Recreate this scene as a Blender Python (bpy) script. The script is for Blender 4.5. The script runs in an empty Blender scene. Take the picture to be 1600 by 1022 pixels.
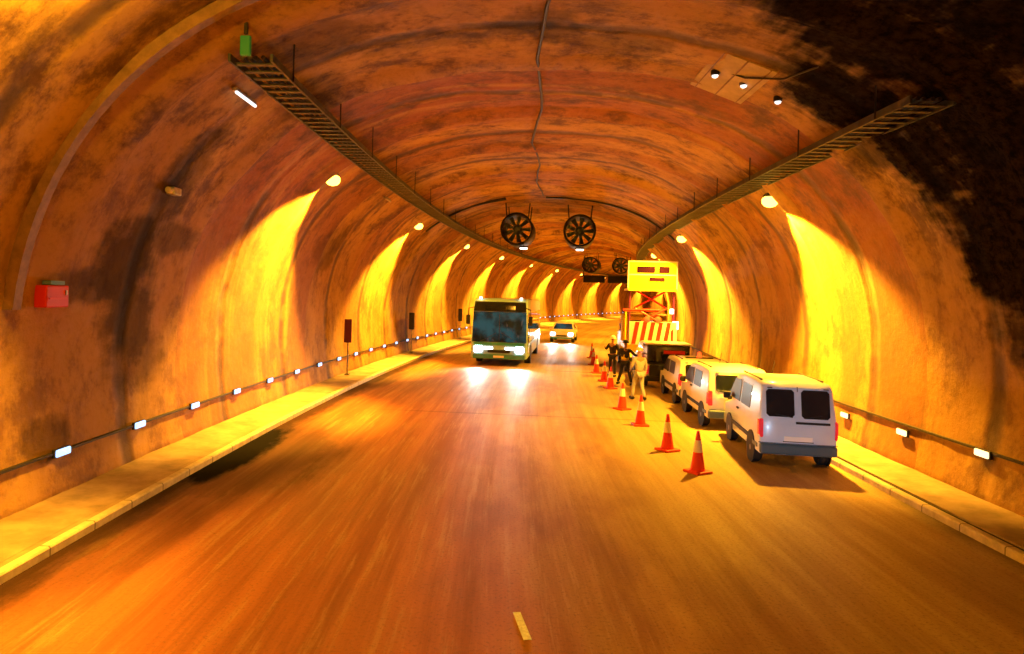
import bpy, bmesh, math, random
from mathutils import Vector, Matrix
random.seed(7)
scene = bpy.context.scene
COL = scene.collection
PI = math.pi
CURV = .0021

# ------------------------------------------------------------------ tunnel centre line
def cl(s):
    return 1.0 + (CURV * s * s if s > 0 else 0.0)
def slope(s):
    return 2 * CURV * s if s > 0 else 0.0
def W(u, s, z=0.0):
    k = slope(s); n = math.hypot(1, k)
    return Vector((cl(s) + u / n, s - u * k / n, z))
def yaw(s):
    return -math.atan(slope(s))
def lerp(a, b, t): return a + (b - a) * t

Z0, AW, NE, HV = 2.2, 7.9, 2.3, 6.3
def lining_profile(na=72, nb=8):
    P = []
    for i in range(nb):
        z = Z0 * i / nb; P.append((-(AW - .22 * ((Z0 - z) / 2.05) ** 2), z))
    for i in range(na + 1):
        a = PI * (1 - i / na); c, s = math.cos(a), math.sin(a)
        P.append((AW * math.copysign(abs(c) ** (2 / NE), c), Z0 + HV * abs(s) ** (2 / NE)))
    for i in range(nb - 1, -1, -1):
        z = Z0 * i / nb; P.append((AW - .22 * ((Z0 - z) / 2.05) ** 2, z))
    q = [0]
    for a, b in zip(P, P[1:]): q.append(q[-1] + math.hypot(b[0] - a[0], b[1] - a[1]))
    h = q[-1] / 2
    return P, [v - h for v in q]
def wall_u(z):
    if z < Z0: return AW - .22 * ((Z0 - z) / 2.05) ** 2
    return AW * (1 - ((z - Z0) / HV) ** NE) ** (1 / NE)

# ------------------------------------------------------------------ materials
def mat(name, col, rough=.6, metal=0.0, emit=None, estr=0.0, var=.0, vscale=8.0, bump=0.0, coat=0.0, spec=.5):
    m = bpy.data.materials.new(name); m.use_nodes = True
    nt = m.node_tree; b = nt.nodes['Principled BSDF']
    b.inputs['Base Color'].default_value = (*col, 1); b.inputs['Roughness'].default_value = rough
    b.inputs['Metallic'].default_value = metal; b.inputs['Coat Weight'].default_value = coat
    b.inputs['Specular IOR Level'].default_value = spec
    if emit:
        b.inputs['Emission Color'].default_value = (*emit, 1); b.inputs['Emission Strength'].default_value = estr
    if var > 0 or bump > 0:
        tc = nt.nodes.new('ShaderNodeTexCoord'); nz = nt.nodes.new('ShaderNodeTexNoise')
        nz.inputs['Scale'].default_value = vscale; nz.inputs['Detail'].default_value = 6; nz.inputs['Roughness'].default_value = .65
        nt.links.new(tc.outputs['Object'], nz.inputs['Vector'])
        if var > 0:
            mx = nt.nodes.new('ShaderNodeMix'); mx.data_type = 'RGBA'
            mx.inputs[6].default_value = (*[c * (1 - var) for c in col], 1)
            mx.inputs[7].default_value = (*[min(1, c * (1 + var * .6)) for c in col], 1)
            mr = nt.nodes.new('ShaderNodeMapRange'); mr.inputs[1].default_value = .35; mr.inputs[2].default_value = .65
            nt.links.new(nz.outputs['Fac'], mr.inputs[0]); nt.links.new(mr.outputs[0], mx.inputs[0])
            nt.links.new(mx.outputs[2], b.inputs['Base Color'])
        if bump > 0:
            bp = nt.nodes.new('ShaderNodeBump'); bp.inputs['Strength'].default_value = bump; bp.inputs['Distance'].default_value = .02
            nt.links.new(nz.outputs['Fac'], bp.inputs['Height']); nt.links.new(bp.outputs[0], b.inputs['Normal'])
    return m

class NT:
    """tiny helper for wiring maths in a node tree"""
    def __init__(s, m): s.t = m.node_tree; s.b = s.t.nodes['Principled BSDF']
    def n(s, t, **k):
        o = s.t.nodes.new(t)
        for a, v in k.items(): setattr(o, a, v)
        return o
    def put(s, sock, v):
        if hasattr(v, 'is_output') or isinstance(v, bpy.types.NodeSocket): s.t.links.new(v, sock)
        else: sock.default_value = v
    def m(s, op, a, b=0.0, c=0.0):
        o = s.n('ShaderNodeMath', operation=op)
        s.put(o.inputs[0], a); s.put(o.inputs[1], b); s.put(o.inputs[2], c)
        return o.outputs[0]
    def noise(s, vec, scale, detail=5, rough=.6):
        o = s.n('ShaderNodeTexNoise'); s.put(o.inputs['Vector'], vec)
        o.inputs['Scale'].default_value = scale; o.inputs['Detail'].default_value = detail; o.inputs['Roughness'].default_value = rough
        return o.outputs['Fac']
    def rng(s, v, a, b, c=0.0, d=1.0, smooth=True):
        o = s.n('ShaderNodeMapRange'); o.interpolation_type = 'SMOOTHSTEP' if smooth else 'LINEAR'
        s.put(o.inputs[0], v)
        for i, x in enumerate((a, b, c, d)): o.inputs[i + 1].default_value = x
        return o.outputs[0]
    def mix(s, f, a, b):
        o = s.n('ShaderNodeMix', data_type='RGBA'); s.put(o.inputs[0], f)
        s.put(o.inputs[6], a if not isinstance(a, tuple) else (*a, 1)); s.put(o.inputs[7], b if not isinstance(b, tuple) else (*b, 1))
        return o.outputs[2]
    def mapping(s, vec, scale):
        o = s.n('ShaderNodeMapping'); s.put(o.inputs[0], vec); o.inputs['Scale'].default_value = scale
        return o.outputs[0]
    def bump(s, h, strength, dist):
        o = s.n('ShaderNodeBump'); o.inputs['Strength'].default_value = strength; o.inputs['Distance'].default_value = dist
        s.put(o.inputs['Height'], h); s.t.links.new(o.outputs[0], s.b.inputs['Normal'])

def screen_material(m):  # mottled teal glow painted into windscreen glass for a lit interior
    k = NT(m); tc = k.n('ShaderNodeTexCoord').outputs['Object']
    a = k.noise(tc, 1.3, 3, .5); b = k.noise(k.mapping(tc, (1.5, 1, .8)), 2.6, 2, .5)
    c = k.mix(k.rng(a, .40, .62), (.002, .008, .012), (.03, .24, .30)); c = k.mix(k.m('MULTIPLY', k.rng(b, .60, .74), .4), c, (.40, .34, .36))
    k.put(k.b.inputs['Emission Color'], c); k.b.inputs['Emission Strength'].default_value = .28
def kerb_joints(m):
    k = NT(m); sep = k.n('ShaderNodeSeparateXYZ'); k.put(sep.inputs[0], k.n('ShaderNodeTexCoord').outputs['Object'])
    f = k.m('ABSOLUTE', k.m('SUBTRACT', k.m('FRACT', k.m('DIVIDE', sep.outputs[1], 1.0)), .5))
    src = k.b.inputs['Base Color'].links[0].from_socket
    k.put(k.b.inputs['Base Color'], k.mix(k.m('MULTIPLY', k.rng(f, .480, .495), .8), src, (.04, .03, .03)))
def lining_material():
    m = mat('shotcrete_lining', (.4, .28, .18), .75); k = NT(m)
    uv = k.n('ShaderNodeUVMap').outputs[0]
    sep = k.n('ShaderNodeSeparateXYZ'); k.put(sep.inputs[0], uv)
    S, Q = sep.outputs[0], sep.outputs[1]
    ring = k.noise(k.mapping(uv, (1.0, .06, 1)), .42, 4, .6)           # broad bands that follow the arch
    ring2 = k.noise(k.mapping(uv, (1.0, .32, 1)), 1.3, 6, .68)
    blot = k.noise(uv, .45, 8, .66); fine = k.noise(uv, 6, 7, .75)
    rock = k.noise(k.mapping(uv, (1.0, .7, 1)), 1.1, 9, .74)
    vor = k.n('ShaderNodeTexVoronoi'); k.put(vor.inputs['Vector'], k.mapping(uv, (.9, .55, 1))); vor.inputs['Scale'].default_value = .9
    drip = k.noise(k.mapping(uv, (3.2, .16, 1)), 1.0, 5, .7)
    bayn = k.n('ShaderNodeTexWhiteNoise', noise_dimensions='1D')
    k.put(bayn.inputs['W'], k.m('FLOOR', k.m('DIVIDE', k.m('ADD', k.m('ADD', S, 2.15), k.m('MULTIPLY', blot, .35)), 4.3)))
    col = k.mix(k.rng(blot, .35, .65), (.28, .085, .032), (.40, .165, .05))
    col = k.mix(k.m('MULTIPLY', k.rng(bayn.outputs['Value'], .35, .9), .60), col, (.60, .42, .10))
    col = k.mix(k.m('MULTIPLY', k.rng(ring, .48, .58), .72), col, (.62, .42, .10))
    col = k.mix(k.m('MULTIPLY', vor.outputs['Color'], .16), col, (.15, .10, .07))
    col = k.mix(k.m('MULTIPLY', k.rng(rock, .55, .36), .92), col, (.085, .038, .030))
    col = k.mix(k.m('MULTIPLY', k.rng(ring2, .50, .36), .42), col, (.09, .055, .045))
    col = k.mix(k.m('MULTIPLY', k.rng(drip, .58, .72), .18), col, (.12, .06, .04))
    col = k.mix(k.m('MULTIPLY', k.rng(fine, .50, .72), .45), col, (.11, .07, .055))
    # the lower wall is washed and cleaner than the vault
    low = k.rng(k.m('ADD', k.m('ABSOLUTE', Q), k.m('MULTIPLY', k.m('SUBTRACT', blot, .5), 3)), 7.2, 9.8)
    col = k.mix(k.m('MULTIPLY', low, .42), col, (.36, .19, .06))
    # construction joints across the arch
    fr = k.m('ABSOLUTE', k.m('SUBTRACT', k.m('FRACT', k.m('DIVIDE', k.m('ADD', S, k.m('MULTIPLY', blot, .35)), 4.3)), .5))
    joint = k.rng(fr, .435, .490)
    brk = k.rng(k.noise(k.mapping(uv, (.2, .5, 1)), 1.3, 3), .36, .5)
    col = k.mix(k.m('MULTIPLY', k.m('MULTIPLY', joint, brk), .8), col, (.07, .05, .05))
    # unlit upper-right vault painted as near-black patches, plus damp stains on the lining
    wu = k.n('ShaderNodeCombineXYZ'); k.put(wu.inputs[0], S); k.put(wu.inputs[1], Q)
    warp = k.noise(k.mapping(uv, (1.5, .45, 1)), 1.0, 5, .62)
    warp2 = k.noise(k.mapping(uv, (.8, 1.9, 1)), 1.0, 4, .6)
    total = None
    for (s0, q0, a, b, st) in SHADE_AND_STAINS:
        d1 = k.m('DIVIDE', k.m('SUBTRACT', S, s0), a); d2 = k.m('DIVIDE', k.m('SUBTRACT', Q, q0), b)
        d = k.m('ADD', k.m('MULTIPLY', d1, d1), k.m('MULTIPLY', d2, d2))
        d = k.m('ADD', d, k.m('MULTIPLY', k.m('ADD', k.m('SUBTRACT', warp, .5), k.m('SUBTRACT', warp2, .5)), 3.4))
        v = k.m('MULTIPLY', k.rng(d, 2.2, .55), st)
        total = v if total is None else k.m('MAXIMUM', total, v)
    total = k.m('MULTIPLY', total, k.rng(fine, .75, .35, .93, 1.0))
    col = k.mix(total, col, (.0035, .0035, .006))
    k.put(k.b.inputs['Base Color'], col)
    k.put(k.b.inputs['Roughness'], k.rng(fine, .3, .7, .62, .85)); k.put(k.b.inputs['Specular IOR Level'], k.m('MULTIPLY', k.m('SUBTRACT', 1.0, total), .4))
    h = k.m('ADD', k.m('MULTIPLY', fine, .35), k.m('ADD', k.m('MULTIPLY', blot, 1.2), k.m('MULTIPLY', joint, -.7)))
    k.bump(h, .55, .09)
    return m
SHADE_AND_STAINS = [(11.4, 7.2, 2.0, 2.3, 1), (12.9, 5.5, 1.1, 1.1, 1), (10.8, 4.6, 1.3, 1.1, 1), (12.1, 9.0, 1.1, 1.5, 1), (9.6, 8.5, 2.0, 3.6, 1), (8.8, 5.6, 2.2, 3.0, 1), (11.4, 10.4, 1.0, .8, .9), (13.6, 6.9, .8, .35, .8),  # this row paints the shade of the unlit upper-right vault
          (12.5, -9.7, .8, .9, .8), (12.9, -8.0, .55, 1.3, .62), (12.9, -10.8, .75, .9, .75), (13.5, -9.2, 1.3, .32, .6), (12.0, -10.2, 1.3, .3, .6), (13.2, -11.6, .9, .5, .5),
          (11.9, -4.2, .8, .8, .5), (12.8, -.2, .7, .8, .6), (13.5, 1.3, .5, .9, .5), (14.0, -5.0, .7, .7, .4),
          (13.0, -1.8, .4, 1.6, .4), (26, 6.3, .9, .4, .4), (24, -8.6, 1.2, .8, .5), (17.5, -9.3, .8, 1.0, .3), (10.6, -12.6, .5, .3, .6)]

def road_material():
    m = mat('worn_asphalt', (.1, .09, .08), .6); k = NT(m)
    uv = k.n('ShaderNodeUVMap').outputs[0]
    sep = k.n('ShaderNodeSeparateXYZ'); k.put(sep.inputs[0], uv); U, S = sep.outputs[0], sep.outputs[1]
    lanes = k.noise(k.mapping(uv, (1.0, .03, 1)), 1.3, 6, .7)
    fineS = k.noise(k.mapping(uv, (1.0, .05, 1)), 7, 5, .7)
    blot = k.noise(k.mapping(uv, (1, .4, 1)), .5, 5, .6); grit = k.noise(uv, 22, 5, .8)
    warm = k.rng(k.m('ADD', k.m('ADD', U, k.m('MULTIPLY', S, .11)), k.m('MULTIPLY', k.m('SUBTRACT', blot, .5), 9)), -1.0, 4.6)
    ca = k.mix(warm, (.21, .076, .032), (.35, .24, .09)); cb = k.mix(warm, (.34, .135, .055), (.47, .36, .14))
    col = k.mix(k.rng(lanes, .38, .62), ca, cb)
    col = k.mix(k.m('MULTIPLY', k.rng(fineS, .5, .68), .5), col, (.44, .30, .15))
    col = k.mix(k.m('MULTIPLY', k.rng(blot, .52, .38), .30), col, (.15, .08, .05))
    col = k.mix(k.m('MULTIPLY', k.rng(grit, .50, .66), .60), col, (.10, .055, .035))
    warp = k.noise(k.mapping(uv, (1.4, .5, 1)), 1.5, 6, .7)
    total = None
    for (u0, s0, a, b, st) in [(-6.4, 14.6, .85, 3.4, 1), (-6.0, 14.2, 2.0, 3.6, .72), (-6.75, 24, .85, 60, .9), (-6.0, 10, .9, 3.0, .5), (7.1, 11.0, .9, 6.0, .6), (.2, 20.5, 5.0, .10, .3), (-5.9, 27, .5, 3.0, .55), (3.5, 33, 3.0, .2, .5)]:  # the left-kerb patches paint a black shadow into the asphalt
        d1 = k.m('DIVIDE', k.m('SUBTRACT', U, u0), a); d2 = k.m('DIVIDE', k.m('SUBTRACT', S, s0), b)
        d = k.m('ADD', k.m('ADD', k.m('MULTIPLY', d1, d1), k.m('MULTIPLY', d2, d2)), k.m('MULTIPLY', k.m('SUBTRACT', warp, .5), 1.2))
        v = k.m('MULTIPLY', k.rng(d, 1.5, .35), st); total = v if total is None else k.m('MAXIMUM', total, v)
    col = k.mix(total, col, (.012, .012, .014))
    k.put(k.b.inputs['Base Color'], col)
    k.put(k.b.inputs['Roughness'], k.rng(lanes, .35, .65, .62, .50))
    k.put(k.b.inputs['Specular IOR Level'], k.m('MULTIPLY', k.m('SUBTRACT', 1.0, total), .26))
    k.bump(k.m('ADD', grit, k.m('MULTIPLY', fineS, .5)), .25, .01)
    return m

M = dict(
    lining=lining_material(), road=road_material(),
    concrete=mat('walkway_concrete', (.38, .29, .19), .8, var=.35, vscale=1.5, bump=.3),
    kerb=mat('kerb_stone', (.62, .55, .42), .7, var=.25, vscale=4, bump=.2),
    gutter=mat('gutter_dirt', (.02, .018, .018), .9, var=.3, vscale=3),
    paintmark=mat('road_paint', (.75, .85, 1.0), .6, var=.3, vscale=20),
    dark=mat('dark_metal', (.035, .038, .045), .5, .4, var=.3, vscale=6),
    tray=mat('cable_tray_zinc', (.065, .085, .10), .5, .3, var=.4, vscale=3),
    cable=mat('black_cable', (.03, .028, .03), .6),
    steel=mat('galvanised_steel', (.45, .46, .47), .4, .7, var=.3, vscale=8),
    black=mat('black_rubber', (.012, .012, .013), .75),
    rim=mat('wheel_alloy', (.16, .16, .17), .5, .5),
    glass=mat('dark_glass', (.012, .016, .020), .06, 0, coat=.5),
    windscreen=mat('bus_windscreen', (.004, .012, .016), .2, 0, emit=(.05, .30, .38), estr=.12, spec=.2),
    sidewin=mat('van_side_glass', (.03, .02, .03), .30, spec=.12),
    coachpaint=mat('coach_paint', (.30, .50, .52), .35, coat=.4, var=.1, vscale=2),
    fan=mat('fan_black', (.010, .012, .016), .55, .2, spec=.25),
    silver=mat('silver_paint', (.56, .70, .92), .30, .05, coat=.6, var=.04, vscale=3),
    cream=mat('cream_paint', (.82, .78, .62), .32, 0, coat=.5, var=.05, vscale=3),
    white=mat('white_paint', (.84, .84, .83), .35, 0, coat=.4, var=.05, vscale=3),
    bluegrey=mat('blue_grey_bumper', (.055, .10, .14), .5),
    teal=mat('teal_paint', (.03, .22, .22), .35, coat=.4),
    yellow=mat('yellow_paint', (.85, .62, .03), .5, var=.1, vscale=4),
    board=mat('yellow_sign_face', (.92, .76, .01), .5, emit=(1, .78, .005), estr=.4),  # faint glow added to brighten the poorly lit board face
    maroon=mat('sign_lettering', (.02, .004, .02), .9, spec=.05),
    red=mat('red_paint', (.70, .03, .02), .45),
    conered=mat('cone_red_plastic', (.80, .05, .03), .5),
    conewhite=mat('cone_white_sleeve', (.88, .87, .82), .5),
    blue=mat('blue_strip', (.15, .35, .65), .5),
    green=mat('green_sign_face', (.02, .30, .06), .5, emit=(.05, .6, .1), estr=.06),
    purple=mat('purple_plate', (.12, .012, .09), .5),
    plate=mat('navy_plate', (.01, .012, .05), .5),
    taillight=mat('tail_light', (.7, .02, .03), .25, emit=(1, .05, .05), estr=.25),
    amber=mat('amber_beacon', (.9, .12, .02), .3, emit=(1, .18, .03), estr=.8),
    head=mat('headlight_lens', (.9, .95, .95), .2, emit=(.85, 1, .97), estr=16),
    headsoft=mat('lower_lamp_lens', (.9, .95, .95), .2, emit=(.85, 1, .97), estr=7),
    lampglow=mat('sodium_lamp_lens', (1, .9, .6), .3, emit=(1, .62, .07), estr=8),
    lampglow2=mat('pale_lamp_lens', (1, .95, .8), .3, emit=(1, .92, .75), estr=9),
    led=mat('marker_led_lens', (.05, .06, .08), .3, emit=(.36, .60, 1), estr=2.3),
    ledamber=mat('amber_marker_lens', (1, .9, .6), .3, emit=(1, .82, .40), estr=2.2),
    tube=mat('tube_lens', (.9, .95, .95), .3, emit=(.9, 1, 1), estr=1.6),
    violet=mat('violet_work_light', (.7, .6, 1), .3, emit=(.60, .5, 1), estr=4),
    skin=mat('skin', (.45, .26, .18), .6), navy=mat('dark_work_clothes', (.02, .02, .05), .8, var=.3, vscale=12),
    vest=mat('yellow_vest', (.80, .72, .03), .7), whitecloth=mat('white_overalls', (.50, .52, .66), .8, var=.12, vscale=10),
    patch=mat('pale_reflection_face', (.60, .53, .36), .75, var=.25, vscale=2, bump=.3),
    conduit=mat('conduit_grey', (.26, .17, .10), .55, .1, var=.3, vscale=5),
)

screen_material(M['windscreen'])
kerb_joints(M['kerb'])
# ------------------------------------------------------------------ mesh builder
class MB:
    def __init__(s): s.v = []; s.f = []; s.uv = {}
    def add(s, vs, fs):
        o = len(s.v); s.v += [Vector(v) for v in vs]; s.f += [[i + o for i in f] for f in fs]; return s
    def box(s, c, d, rot=None):
        x, y, z = [k / 2 for k in d]
        vs = [Vector(p) for p in ((-x,-y,-z),(x,-y,-z),(x,y,-z),(-x,y,-z),(-x,-y,z),(x,-y,z),(x,y,z),(-x,y,z))]
        if rot is not None: vs = [rot @ v for v in vs]
        return s.add([v + Vector(c) for v in vs], [(0,3,2,1),(4,5,6,7),(0,1,5,4),(1,2,6,5),(2,3,7,6),(3,0,4,7)])
    def tube(s, pts, r, n=8, cap=True):
        pts = [Vector(p) for p in pts]; rs = r if isinstance(r, (list, tuple)) else [r] * len(pts)
        vs = []; fs = []
        for i, p in enumerate(pts):
            d = (pts[min(i + 1, len(pts) - 1)] - pts[max(i - 1, 0)]).normalized()
            a = d.orthogonal().normalized() if abs(d.z) > .95 else d.cross(Vector((0, 0, 1))).normalized()
            b = d.cross(a).normalized()
            for k in range(n):
                t = 2 * PI * k / n; vs.append(p + (a * math.cos(t) + b * math.sin(t)) * rs[i])
        for i in range(len(pts) - 1):
            for k in range(n):
                fs.append((i*n+k, i*n+(k+1)%n, (i+1)*n+(k+1)%n, (i+1)*n+k))
        if cap: fs += [tuple(range(n))[::-1], tuple(range((len(pts)-1)*n, len(pts)*n))]
        return s.add(vs, fs)
    def lathe(s, prof, axis='z', n=20, c=(0, 0, 0), closed=False):
        vs = []; fs = []; c = Vector(c)
        for r, h in prof:
            for k in range(n):
                t = 2 * PI * k / n; a, b = r * math.cos(t), r * math.sin(t)
                vs.append(c + Vector({'z': (a, b, h), 'y': (a, h, -b), 'x': (h, a, b)}[axis]))
        m = len(prof)
        for i in range(m if closed else m - 1):
            j = (i + 1) % m
            for k in range(n): fs.append((i*n+k, i*n+(k+1)%n, j*n+(k+1)%n, j*n+k))
        if not closed: fs += [tuple(range(n))[::-1], tuple(range((m-1)*n, m*n))]
        return s.add(vs, fs)
    def prism(s, poly, fn, off, th):
        """poly of 2-D points carried onto a surface by fn(a,b,d) where d is the distance outwards"""
        n = len(poly)
        vs = [fn(a, b, off) for a, b in poly] + [fn(a, b, off - th) for a, b in poly]
        fs = [tuple(range(n)), tuple(range(2*n-1, n-1, -1))] + [(i, (i+1) % n + 0 if 0 else (i+1) % n, n+(i+1) % n, n+i)[::-1] for i in range(n)]
        return s.add(vs, fs)
    def build(s, name, material, parent=None, smooth=False, bevel=0.0):
        me = bpy.data.meshes.new(name); me.from_pydata([tuple(v) for v in s.v], [], s.f); me.update()
        bm = bmesh.new(); bm.from_mesh(me); bmesh.ops.recalc_face_normals(bm, faces=bm.faces); bm.to_mesh(me); bm.free()
        me.materials.append(material)
        if smooth:
            for p in me.polygons: p.use_smooth = True
            if hasattr(me, 'set_sharp_from_angle'): me.set_sharp_from_angle(angle=math.radians(38))
        o = bpy.data.objects.new(name, me); COL.objects.link(o)
        if parent is not None: o.parent = parent
        if bevel > 0:
            b = o.modifiers.new('bevel', 'BEVEL'); b.width = bevel; b.segments = 2; b.limit_method = 'ANGLE'
        return o

def tag(o, label=None, cat=None, group=None, kind=None):
    if label: o['label'] = label
    if cat: o['category'] = cat
    if group: o['group'] = group
    if kind: o['kind'] = kind
    return o
def empty(name, loc=(0, 0, 0), rz=0.0):
    o = bpy.data.objects.new(name, None); COL.objects.link(o); o.location = loc; o.rotation_euler = (0, 0, rz)
    o.empty_display_size = .2
    return o
def copy_tree(o, parent=None):
    c = o.copy(); COL.objects.link(c)
    if parent is not None: c.parent = parent
    for ch in list(o.children): copy_tree(ch, c)
    return c
ORD = ['first', 'second', 'third', 'fourth', 'fifth', 'sixth', 'seventh', 'eighth', 'ninth', 'tenth', 'eleventh', 'twelfth', 'thirteenth', 'fourteenth', 'fifteenth', 'sixteenth']

def ribbon(name, u0, u1, z, s0, s1, ds, material, nu=1, kind='structure', uvs=True, thick=0.0):
    """a strip along the tunnel between two offsets"""
    ns = int((s1 - s0) / ds); me = bpy.data.meshes.new(name); vs = []; fs = []; uv = []
    for i in range(ns + 1):
        s = s0 + i * ds
        for j in range(nu + 1):
            u = lerp(u0, u1, j / nu); vs.append(tuple(W(u, s, z))); uv.append((u, s))
    for i in range(ns):
        for j in range(nu):
            a = i * (nu + 1) + j; fs.append((a, a + 1, a + nu + 2, a + nu + 1))
    me.from_pydata(vs, [], fs); me.update()
    l = me.uv_layers.new(name='UVMap')
    for p in me.polygons:
        for li, vi in zip(p.loop_indices, p.vertices): l.data[li].uv = uv[vi]
    me.materials.append(material)
    o = bpy.data.objects.new(name, me); COL.objects.link(o); tag(o, kind=kind)
    if thick:
        so = o.modifiers.new('solid', 'SOLIDIFY'); so.thickness = thick; so.offset = -1
    return o
def sweep(mb, sect, s0, s1, ds=1.0):
    """closed section (u,z) swept along the tunnel"""
    ns = max(1, int(round((s1 - s0) / ds))); n = len(sect); vs = []; fs = []
    for i in range(ns + 1):
        s = lerp(s0, s1, i / ns)
        for u, z in sect: vs.append(W(u, s, z))
    for i in range(ns):
        for j in range(n): fs.append((i*n+j, i*n+(j+1)%n, (i+1)*n+(j+1)%n, (i+1)*n+j))
    fs += [tuple(range(n))[::-1], tuple(range(ns*n, (ns+1)*n))]
    return mb.add(vs, fs)

# ------------------------------------------------------------------ the setting
S0, S1 = -40.0, 210.0
ribbon('ground', -30, 30, -.35, S0 - 20, S1 + 30, 5, M['gutter'], 2, thick=.3)
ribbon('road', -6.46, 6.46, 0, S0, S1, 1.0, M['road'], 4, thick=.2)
KW = 6.46
for sg in (-1, 1):
    mb = MB(); sweep(mb, [(sg*KW, -.2), (sg*KW, .10), (sg*(KW+.02), .125), (sg*(KW+.13), .125), (sg*(KW+.13), -.2)], S0, S1, 1.0)
    tag(mb.build('kerb', M['kerb']), kind='structure')
    mb = MB(); sweep(mb, [(sg*(KW+.13), -.2), (sg*(KW+.13), .095 if sg > 0 else .118), (sg*(KW+.24), .095 if sg > 0 else .118), (sg*(KW+.24), -.2)], S0, S1, 1.0)
    tag(mb.build('kerb_joint', M['gutter'] if sg > 0 else M['concrete']), kind='structure')
    mb = MB(); sweep(mb, [(sg*(KW+.24), -.2), (sg*(KW+.24), .122), (sg*8.1, .18), (sg*8.1, -.2)], S0, S1, 1.0)
    tag(mb.build('pavement', M['concrete']), kind='structure')
mb = MB(); mb.box((0, 0, .005), (.085, .62, .004)); o = mb.build('road_marking', M['paintmark']); o.location = (.63, 7.45, 0); o.rotation_euler.z = .12
tag(o, kind='structure')

# lining
def build_lining():
    P, q = lining_profile(); n = len(P); ds = .4; ns = int((S1 - S0) / ds)
    rnd = random.Random(3); ringoff = {}
    vs = []; uv = []
    from mathutils import noise
    for i in range(ns + 1):
        s = S0 + i * ds
        r = math.floor((s + .2) / 4.3 + .5)
        if r not in ringoff: ringoff[r] = rnd.uniform(-.08, .16)
        fr = abs(((s + .2) / 4.3 + .5) % 1 - .0); edge = min(fr, 1 - fr)
        for j, (u, z) in enumerate(P):
            tu = -u; tz = (3.2 - z); l = math.hypot(tu, tz) or 1
            wgt = min(1, max(0, (z - 2.5) / 3.0))
            d = ringoff[r] * wgt + .10 * wgt * noise.fractal(Vector((s * .5, q[j] * .22, 1.7)), 1, 2, 4) + .035 * noise.noise(Vector((s * 1.3, q[j] * 1.3, 5)))
            if edge < .07: d += .13 * wgt
            vs.append(tuple(W(u + tu / l * d, s, z + tz / l * d))); uv.append((s, q[j]))
    fs = []
    for i in range(ns):
        for j in range(n - 1):
            a = i * n + j; fs.append((a, a + n, a + n + 1, a + 1))
    me = bpy.data.meshes.new('tunnel_vault'); me.from_pydata(vs, [], fs); me.update()
    l = me.uv_layers.new(name='UVMap')
    for p in me.polygons:
        p.use_smooth = True
        for li, vi in zip(p.loop_indices, p.vertices): l.data[li].uv = uv[vi]
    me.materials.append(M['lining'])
    o = bpy.data.objects.new('tunnel_vault', me); COL.objects.link(o)
    so = o.modifiers.new('solid', 'SOLIDIFY'); so.thickness = .5; so.offset = -1
    return tag(o, 'curved orange-lit concrete tunnel vault with dark stains and painted shade arching over the road', 'tunnel')
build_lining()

def arch_band(name, s, z0, z1, side, width, th, material):
    pts = []
    P, q = lining_profile(60)
    mb = MB(); sect = []
    for u, z in P:
        if u * side > 0 and z0 <= z <= z1 or (z1 > 8.4 and z > 8.4 and u * side >= -.01):
            sect.append((u, z))
    vs = []; fs = []
    for (u, z) in sect:
        l = math.hypot(u, z - 3.2); nu, nz = -u / l, (3.2 - z) / l
        for a, b in ((-width/2, -.02), (width/2, -.02), (width/2, th), (-width/2, th)):
            vs.append(W(u + nu * b, s + a, z + nz * b))
    for i in range(len(sect) - 1):
        for j in range(4): fs.append((i*4+j, i*4+(j+1)%4, i*4+4+(j+1)%4, i*4+4+j))
    fs += [(0, 1, 2, 3), tuple(range(len(sect)*4-4, len(sect)*4))]
    mb.add(vs, fs)
    return mb.build(name, material)
o = arch_band('wall_duct', 9.75, 3.0, 8.1, -1, .17, .16, M['conduit'])
tag(o, 'pale flat duct curving up the left wall above the red box', 'duct')
o = arch_band('arch_cable', 34.6, 6.2, 8.6, 1, .14, .22, M['dark']); tag(o, 'dark arched bracket over the right ventilation fan of the near pair', 'bracket')
o = arch_band('arch_cable', 34.6, 6.6, 8.4, -1, .14, .22, M['dark']); tag(o, 'dark arched bracket over the left ventilation fan of the near pair', 'bracket')

# ------------------------------------------------------------------ lights
def spot(name, parent, loc, target, power, size, blend, col, soft=.08):
    l = bpy.data.lights.new(name, 'SPOT'); l.energy = power; l.color = col; l.spot_size = math.radians(size); l.spot_blend = blend
    l.shadow_soft_size = soft
    o = bpy.data.objects.new(name, l); COL.objects.link(o); o.parent = parent; o.location = loc
    d = (Vector(target) - Vector(loc)).normalized(); o.rotation_euler = d.to_track_quat('-Z', 'Y').to_euler()
    return o
SOD = (1.0, .42, .022)
WASH = 14000; FILL = 4900
def tunnel_lamp(side):
    """lamp with its back to the wall; local x points to the tunnel middle when side = -1"""
    r = empty('tunnel_lamp')
    MB().box((0, 0, .16), (.26, .40, .10)).build('housing', M['dark'], r, bevel=.03)
    le = MB(); le.lathe([(.03, -.17), (.13, -.14), (.20, -.07), (.215, .01), (.20, .08), (.12, .13)], n=16); le.build('lens', M['lampglow'], r, smooth=True)
    MB().box((side * .18, 0, .24), (.12, .12, .22)).box((side * .33, 0, .36), (.30, .05, .05)).build('bracket', M['steel'], r)
    spot('wash_light', r, (side*.02, 0, -.22), (side * 2.45, -.6 if side < 0 else -1.0, -5.3), WASH, 96, .45, SOD)
    spot('road_light', r, (-side*.02, 0, -.22), (-side * 3.2, 0, -6), FILL * (2.0 if side > 0 else .6), 125, .8, SOD, .12)
    return r
lampL = tunnel_lamp(-1); lampR = tunnel_lamp(1)
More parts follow.
